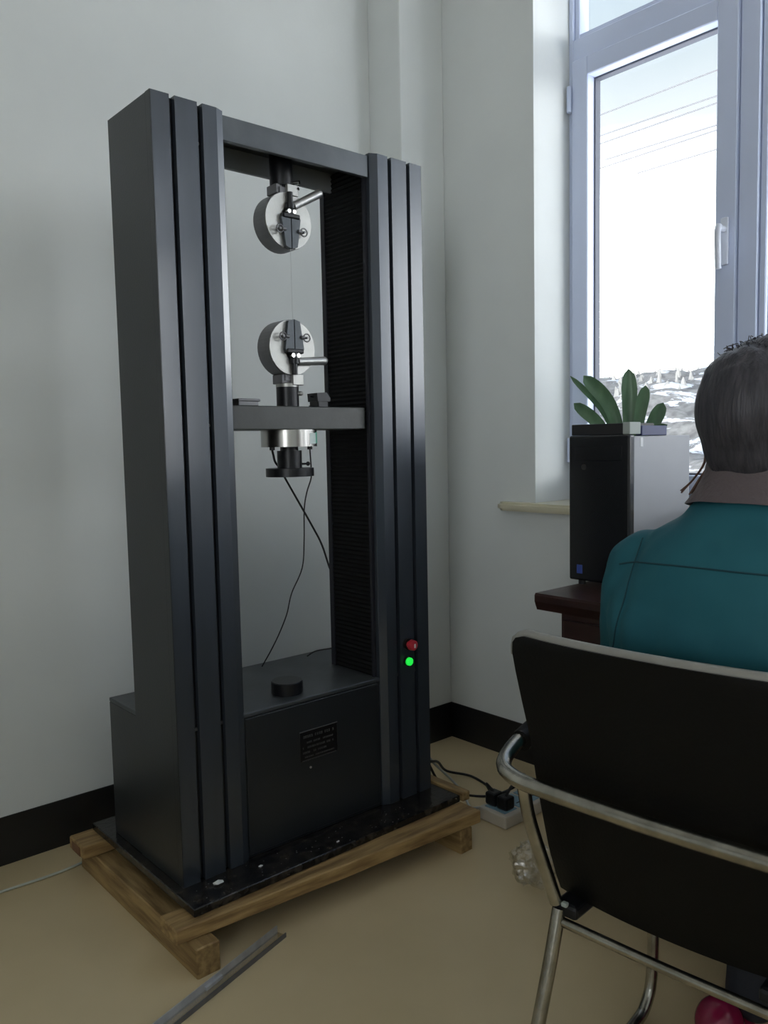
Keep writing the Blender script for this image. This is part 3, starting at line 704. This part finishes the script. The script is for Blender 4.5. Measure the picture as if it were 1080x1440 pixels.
# ------------------------------------------------------------------ chair
ch = thing('tubular_chair', 'chrome tube armchair with black vinyl back seen from behind', 'chair', (1.22, .585, 0))
CY = .585
def chair_shell(zs, xs, hw, thick, curve):
    """curved upright shell: z stations, x stations, half widths"""
    bm = bm_new(); N = 22; rows = []
    for z, x, h in zip(zs, xs, hw):
        fr_, bk = [], []
        for j in range(N+1):
            q = -1+2*j/N; yy = CY+h*q; xx = x+curve*abs(q)**2.2
            bk.append(bm.verts.new((xx, yy, z))); fr_.append(bm.verts.new((xx+thick, yy, z)))
        rows.append(bk+fr_[::-1])
    M_ = len(rows[0])
    for a, c in zip(rows, rows[1:]):
        for k in range(M_): bm.faces.new((a[k], a[(k+1) % M_], c[(k+1) % M_], c[k]))
    bm.faces.new(rows[0][::-1]); bm.faces.new(rows[-1])
    return bm
zt = .848
zs = [.425, .45, .50, .56, .62, .68, .74, .79, .82, .836, .844, .848]
xs = [1.020, 1.012, 1.000, .990, .982, .974, .966, .960, .957, .955, .9545, .954]
hw = [.188, .192, .198, .204, .210, .214, .224, .232, .236, .234, .228, .214]
obj('backrest', chair_shell(zs, xs, hw, .028, .022), m_vinyl, ch, True)
# grey band follows the rounded top edge
def edge_pts(front=.014):
    L = []
    for q in [x*.1 for x in range(-10, 11)]:
        L.append((.954+front+.022*abs(q)**2.2, CY+.214*q, zt+.001))
    a = [(.957+front+.022, CY-.2365, .815), (.955+front+.022, CY-.2335, .838)]
    c = [(.955+front+.022, CY+.2335, .838), (.957+front+.022, CY+.2365, .815)]
    return a+L+c
pp = bm_new(); tube(pp, edge_pts(.012), .0085, 10, 2); obj('top_band', pp, m_band, ch, True, label='grey band along the top edge of the back')
# seat
bm = B((1.035, CY-.180, .432), (1.48, CY+.180, .470), .016, 3); obj('seat', bm, m_vinyl, ch, True)
# arm rail wrapping behind the back: one bent tube
RZ = .624; r_ = .0125
rail = [(1.47, CY+.270, RZ+.050), (1.40, CY+.272, RZ+.060), (1.25, CY+.274, RZ+.055), (1.12, CY+.272, RZ+.040), (1.04, CY+.274, RZ+.020), (.985, CY+.258, RZ+.006), (.962, CY+.215, RZ), (.955, CY+.15, RZ), (.950, CY, RZ),
        (.955, CY-.15, RZ), (.962, CY-.215, RZ), (.985, CY-.258, RZ+.006), (1.04, CY-.274, RZ+.020), (1.12, CY-.272, RZ+.040), (1.25, CY-.274, RZ+.055), (1.40, CY-.272, RZ+.060), (1.47, CY-.270, RZ+.050)]
obj('arm_rail', tube(bm_new(), rail, r_, 12, 5), m_chr_w, ch, True, label='bent chrome tube wrapping behind the backrest')
for s_ in (1, -1):
    ps_ = [(.962, CY+s_*.205, RZ-.004), (.972, CY+s_*.200, .56), (.990, CY+s_*.184, .48), (1.000, CY+s_*.170, .425)]
    obj('back_upright', tube(bm_new(), ps_, .0105, 12, 5), m_chr_w, ch, True)
    loop = [(1.005, CY+s_*.168, .415), (.975, CY+s_*.170, .32), (.92, CY+s_*.178, .15), (.885, CY+s_*.186, .05), (.89, CY+s_*.19, .02), (.93, CY+s_*.196, .0125), (1.1, CY+s_*.205, .0125), (1.33, CY+s_*.208, .0125), (1.39, CY+s_*.208, .03), (1.415, CY+s_*.208, .09), (1.42, CY+s_*.208, .25), (1.42, CY+s_*.208, .44), (1.42, CY+s_*.23, .60), (1.42, CY+s_*.262, .678)]
    obj('leg', tube(bm_new(), loop, .0112, 12, 5), m_chr_w, ch, True)
    obj('seat_bracket', B((1.0, min(CY+s_*.135, CY+s_*.175), .405), (1.06, max(CY+s_*.135, CY+s_*.175), .428), .006), m_blk, ch)
obj('crossbar', tube(bm_new(), [(1.002, CY+.166, .396), (1.002, CY, .394), (1.002, CY-.166, .396)], .0078, 10, 4), m_chr_w, ch, True)
obj('crossbar', tube(bm_new(), [(1.42, CY+.208, .30), (1.42, CY, .30), (1.42, CY-.208, .30)], .0078, 10, 4), m_chr_w, ch, True)
obj('glide', B((.996, CY+.150, .424), (1.005, CY+.160, .431), .002), m_pale, ch, label='small pale plastic glide')
for s_ in (1, -1):
    obj('arm_pad', tube(bm_new(), [(1.055, CY+s_*.272, RZ+.022), (1.12, CY+s_*.2755, RZ+.034), (1.25, CY+s_*.2775, RZ+.050), (1.40, CY+s_*.2755, RZ+.055)], .0185, 12, 5), m_vinyl, ch, True, label='black padded armrest sleeve')
PV = Vector((1.0, .79, 0)); RT = Matrix.Rotation(math.radians(5), 3, 'Z')
ch.location = PV+RT @ (ch.location-PV); ch.rotation_euler = (0, 0, math.radians(5))

# ------------------------------------------------------------------ person
PY = .565
pe = thing('person', 'person with dark pinned-up hair in a teal jacket seated at the desk, seen from behind', 'person', (1.22, PY, 0))
# body: one continuous surface (head, neck, torso, arms, hands, legs)
bm = bm_new()
HC = Vector((1.262, PY-.002, 1.178))
sph(bm, HC, .092, 24, 16, (1.03, .82, 1.18)); sph(bm, HC+Vector((.035, 0, -.055)), .060, 18, 12, (1, .85, .95))
sph(bm, HC+Vector((.092, 0, -.018)), .015, 10, 8, (1.1, .8, 1.5))          # nose
for s_ in (-1, 1): sph(bm, HC+Vector((-.002, s_*.076, -.015)), .022, 10, 8, (.7, .35, 1.2))   # ears
capsule(bm, (1.245, PY, 1.03), (1.255, PY, 1.12), .052, .050)
sph(bm, (1.22, PY, .855), .145, 24, 16, (.70, 1.02, 1.15)); sph(bm, (1.23, PY, .62), .14, 24, 16, (.8, 1.1, 1.1)); sph(bm, (1.22, PY, .545), .13, 20, 14, (.9, 1.25, .65))
hands = []
for s_ in (-1, 1):
    sh = Vector((1.215, PY+s_*.175, .955)); el = Vector((1.27, PY+s_*.222, .715)); wr = Vector((1.52, PY+s_*.165, .785)); hd = wr+Vector((.075, -s_*.012, -.004))
    sh += Vector((.004, -s_*.022, -.022)); capsule(bm, sh, el, .042, .036); capsule(bm, el, wr, .035, .025)
    # palm
    sph(bm, (wr+hd)/2+Vector((.012, 0, 0)), .040, 14, 10, (1.15, .95, .42))
    for q, (L, off) in enumerate(((.058, -.027), (.068, -.010), (.063, .009), (.050, .026))):
        k0 = hd+Vector((.012, off, .002)); k1 = k0+Vector((L*.5, off*.15, .004)); k2 = k1+Vector((L*.35, off*.1, -.012)); k3 = k2+Vector((L*.18, 0, -.012))
        capsule(bm, k0, k1, .0088, .0082, 8); capsule(bm, k1, k2, .0082, .0075, 8); capsule(bm, k2, k3, .0075, .0068, 8)
    t0 = wr+Vector((.030, -s_*.030, -.002)); t1 = t0+Vector((.035, -s_*.024, -.004)); t2 = t1+Vector((.026, -s_*.006, -.010))
    capsule(bm, t0, t1, .0105, .0095, 8); capsule(bm, t1, t2, .0095, .008, 8)
    hip = Vector((1.235, PY+s_*.085, .555)); kn = Vector((1.615, PY+s_*.10, .545)); an = Vector((1.52, PY+s_*.09, .10))
    capsule(bm, hip, kn, .078, .055); capsule(bm, kn, an, .050, .032)
    capsule(bm, an+Vector((-.02, 0, -.045)), an+Vector((.12, 0, -.065)), .028, .022)
body = obj('body', fused(bm, .0065, 3), m_skin, pe, True)
for s_ in (-1, 1):
    bm = bm_new(); sph(bm, HC+Vector((.080, s_*.032, .008)), .0125, 14, 10); ey = obj('eye', bm, m_eye, pe, True)
    bm = bm_new(); sph(bm, HC+Vector((.0905, s_*.032, .008)), .0045, 10, 8, (.5, 1, 1)); obj('iris', bm, m_iris, ey, True)
bm = bm_new(); sph(bm, HC+Vector((.088, 0, -.058)), .017, 14, 8, (.45, 1.2, .35)); obj('mouth', bm, m_lip, pe, True)
# trousers
bm = bm_new(); sph(bm, (1.22, PY, .565), .135, 20, 14, (.95, 1.3, .72))
for s_ in (-1, 1):
    capsule(bm, (1.235, PY+s_*.085, .562), (1.615, PY+s_*.10, .553), .086, .066); capsule(bm, (1.615, PY+s_*.10, .550), (1.50, PY+s_*.10, .085), .064, .054)
tr_ = fused(bm, .009, 6, lambda c: .004*noise.noise(c*16))
obj('trousers', tr_, m_trou, pe, True)
# shoes
for s_ in (-1, 1):
    x, y = (1.415, PY+.125) if s_ > 0 else (1.56, PY-.12)
    bm = bm_new(); sph(bm, (x, y, .052), .047, 18, 12, (1.05, .95, .98)); sph(bm, (x+.10, y, .040), .045, 18, 12, (1.5, .92, .82)); sph(bm, (x+.05, y, .03), .045, 14, 10, (1.6, .85, .6))
    q = fused(bm, .006, 4)
    for v in q.verts: v.co.z = max(v.co.z, .003)
    obj('shoe', q, m_pink, pe, True, label='glossy pink shoe')
# jacket: torso and sleeves in one skin
bm = bm_new()
st_ = [(.545, .150, .215), (.62, .158, .218), (.70, .158, .215), (.78, .152, .212), (.86, .146, .208), (.92, .138, .200), (.965, .124, .180), (1.00, .105, .145), (1.03, .085, .105), (1.06, .068, .075)]
rows = []
for z, dx, dy in st_:
    cx = 1.222+.02*max(0, (z-.9))/.15
    rows.append([bm.verts.new((cx+dx*math.copysign(abs(math.cos(a))**.85, math.cos(a)), PY+dy*math.copysign(abs(math.sin(a))**.85, math.sin(a)), z)) for a in [2*PI*k/36 for k in range(36)]])
for a, c in zip(rows, rows[1:]):
    for k in range(36): bm.faces.new((a[k], a[(k+1) % 36], c[(k+1) % 36], c[k]))
bm.faces.new(rows[0][::-1]); bm.faces.new(rows[-1])
for s_ in (-1, 1):
    capsule(bm, (1.215, PY+s_*.160, .932), (1.255, PY+s_*.206, .80), .069, .067, 20)
    capsule(bm, (1.255, PY+s_*.206, .80), (1.285, PY+s_*.232, .715), .067, .062, 20)
    capsule(bm, (1.285, PY+s_*.232, .715), (1.50, PY+s_*.170, .782), .060, .042, 20)
def folds(c):
    s = .009*noise.noise(Vector((c.x*5, c.y*8+c.z*6, c.z*15-c.y*7)))+.003*noise.noise(c*26)
    for s_ in (-1, 1):
        q = abs(c.y-(PY+s_*.145)); 
        if .66 < c.z < .95: s -= .005*math.exp(-(q/.012)**2)*min(1, (.95-c.z)/.05)
    return s
jb = fused(bm, .0075, 7, folds)
tree = BVHTree.FromBMesh(jb)
seam = []
for k in range(41):
    y = PY-.178+.356*k/40; z = .962-.016*abs((y-PY)/.178)**3
    h = tree.ray_cast(Vector((.8, y, z)), Vector((1, 0, 0)))
    if h[0]: seam.append(h[0]+Vector((-.0006, 0, 0)))
armh = []
for s_ in (-1, 1):
    L = []
    for k in range(19):
        t = k/18; z = 1.0-.20*t; y = PY+s_*(.150+.018*t-.03*math.sin(t*PI)*.4)
        h = tree.ray_cast(Vector((.8, y, z)), Vector((1, 0, 0)))
        if h[0]: L.append(h[0]+Vector((-.0004, 0, 0)))
    armh.append(L)
jk = obj('jacket', jb, m_jack, pe, True)
obj('yoke_seam', tube(bm_new(), seam, .0016, 6, 1), m_seam, jk, True)
for L in armh: obj('sleeve_seam', tube(bm_new(), L, .0014, 6, 1), m_seam, jk, True)
# collar
bm = bm_new(); rows = []
for z, rx, ry, cx in ((1.040, .084, .100, 1.238), (1.060, .076, .086, 1.242), (1.085, .068, .074, 1.246), (1.104, .066, .071, 1.248), (1.108, .061, .066, 1.248), (1.085, .060, .064, 1.247), (1.05, .064, .072, 1.242)):
    rows.append([bm.verts.new((cx+rx*math.cos(a), PY+ry*math.sin(a), z-.014*math.cos(a)+.002*noise.noise(Vector((a*2, z*30, 0))))) for a in [2*PI*k/40 for k in range(40)]])
for a, c in zip(rows, rows[1:]+rows[:1]):
    for k in range(40): bm.faces.new((a[k], a[(k+1) % 40], c[(k+1) % 40], c[k]))
obj('collar', bm, m_collar, jk, True, label='mauve grey stand-up collar')
# hair
bm = bm_new()
sph(bm, HC+Vector((-.022, 0, .010)), .096, 28, 18, (1.0, .87, 1.04)); sph(bm, HC+Vector((-.040, 0, -.030)), .072, 20, 14, (.85, 1.0, 1.08))
sph(bm, HC+Vector((-.040, 0, .050)), .062, 18, 12, (1, 1.15, .9)); sph(bm, HC+Vector((-.01, -.012, .092)), .045, 18, 12, (1.1, 1.35, .62))
def hairdisp(c): return .003*noise.noise(Vector((c.x*12, c.y*34, c.z*9)))+(.004*noise.noise(c*55) if c.z > 1.245 else 0)
hb = fused(bm, .006, 5, hairdisp)
hr = obj('hair', hb, m_hair, pe, True)
bm = bm_new()
for k in range(220):
    a = random.uniform(0, 2*PI); q = random.uniform(.1, 1); p = HC+Vector((-.01+.052*q*math.cos(a), -.012+.068*q*math.sin(a), .098+.016*(1-q)))
    dv = Vector((random.uniform(-1, 1), random.uniform(-1, 1), random.uniform(.1, .8))).normalized()*random.uniform(.008, .020)
    side = dv.orthogonal()*.5
    tube(bm, [p, p+dv*.5+side*.7, p+dv*.8-side*.1], .0008, 4, 3)
obj('hair_strand', bm, m_hair, hr, kind='stuff')
bm = bm_new()
for k in range(16):
    o = random.uniform(-.006, .006); w = random.uniform(-.008, .008)
    tube(bm, [(1.262+o, PY+.082, 1.180), (1.258+o, PY+.086+w*.3, 1.145), (1.255+o, PY+.080+w, 1.110), (1.250+o, PY+.096+w*1.4, 1.080), (1.250+o, PY+.112+w*2, 1.055+abs(w))], .0011, 4, 4)
for k in range(14):
    w = random.uniform(-.006, .006)
    tube(bm, [(1.262, PY+.082, 1.175), (1.262, PY+.083+w*.4, 1.13), (1.264, PY+.080+w, 1.085), (1.265, PY+.078+w, 1.060)], .0011, 4, 4)
obj('loose_lock', bm, m_hair2, hr, kind='stuff', label='thin reddish-brown lock hanging beside the left cheek')
bpy.context.view_layer.update()
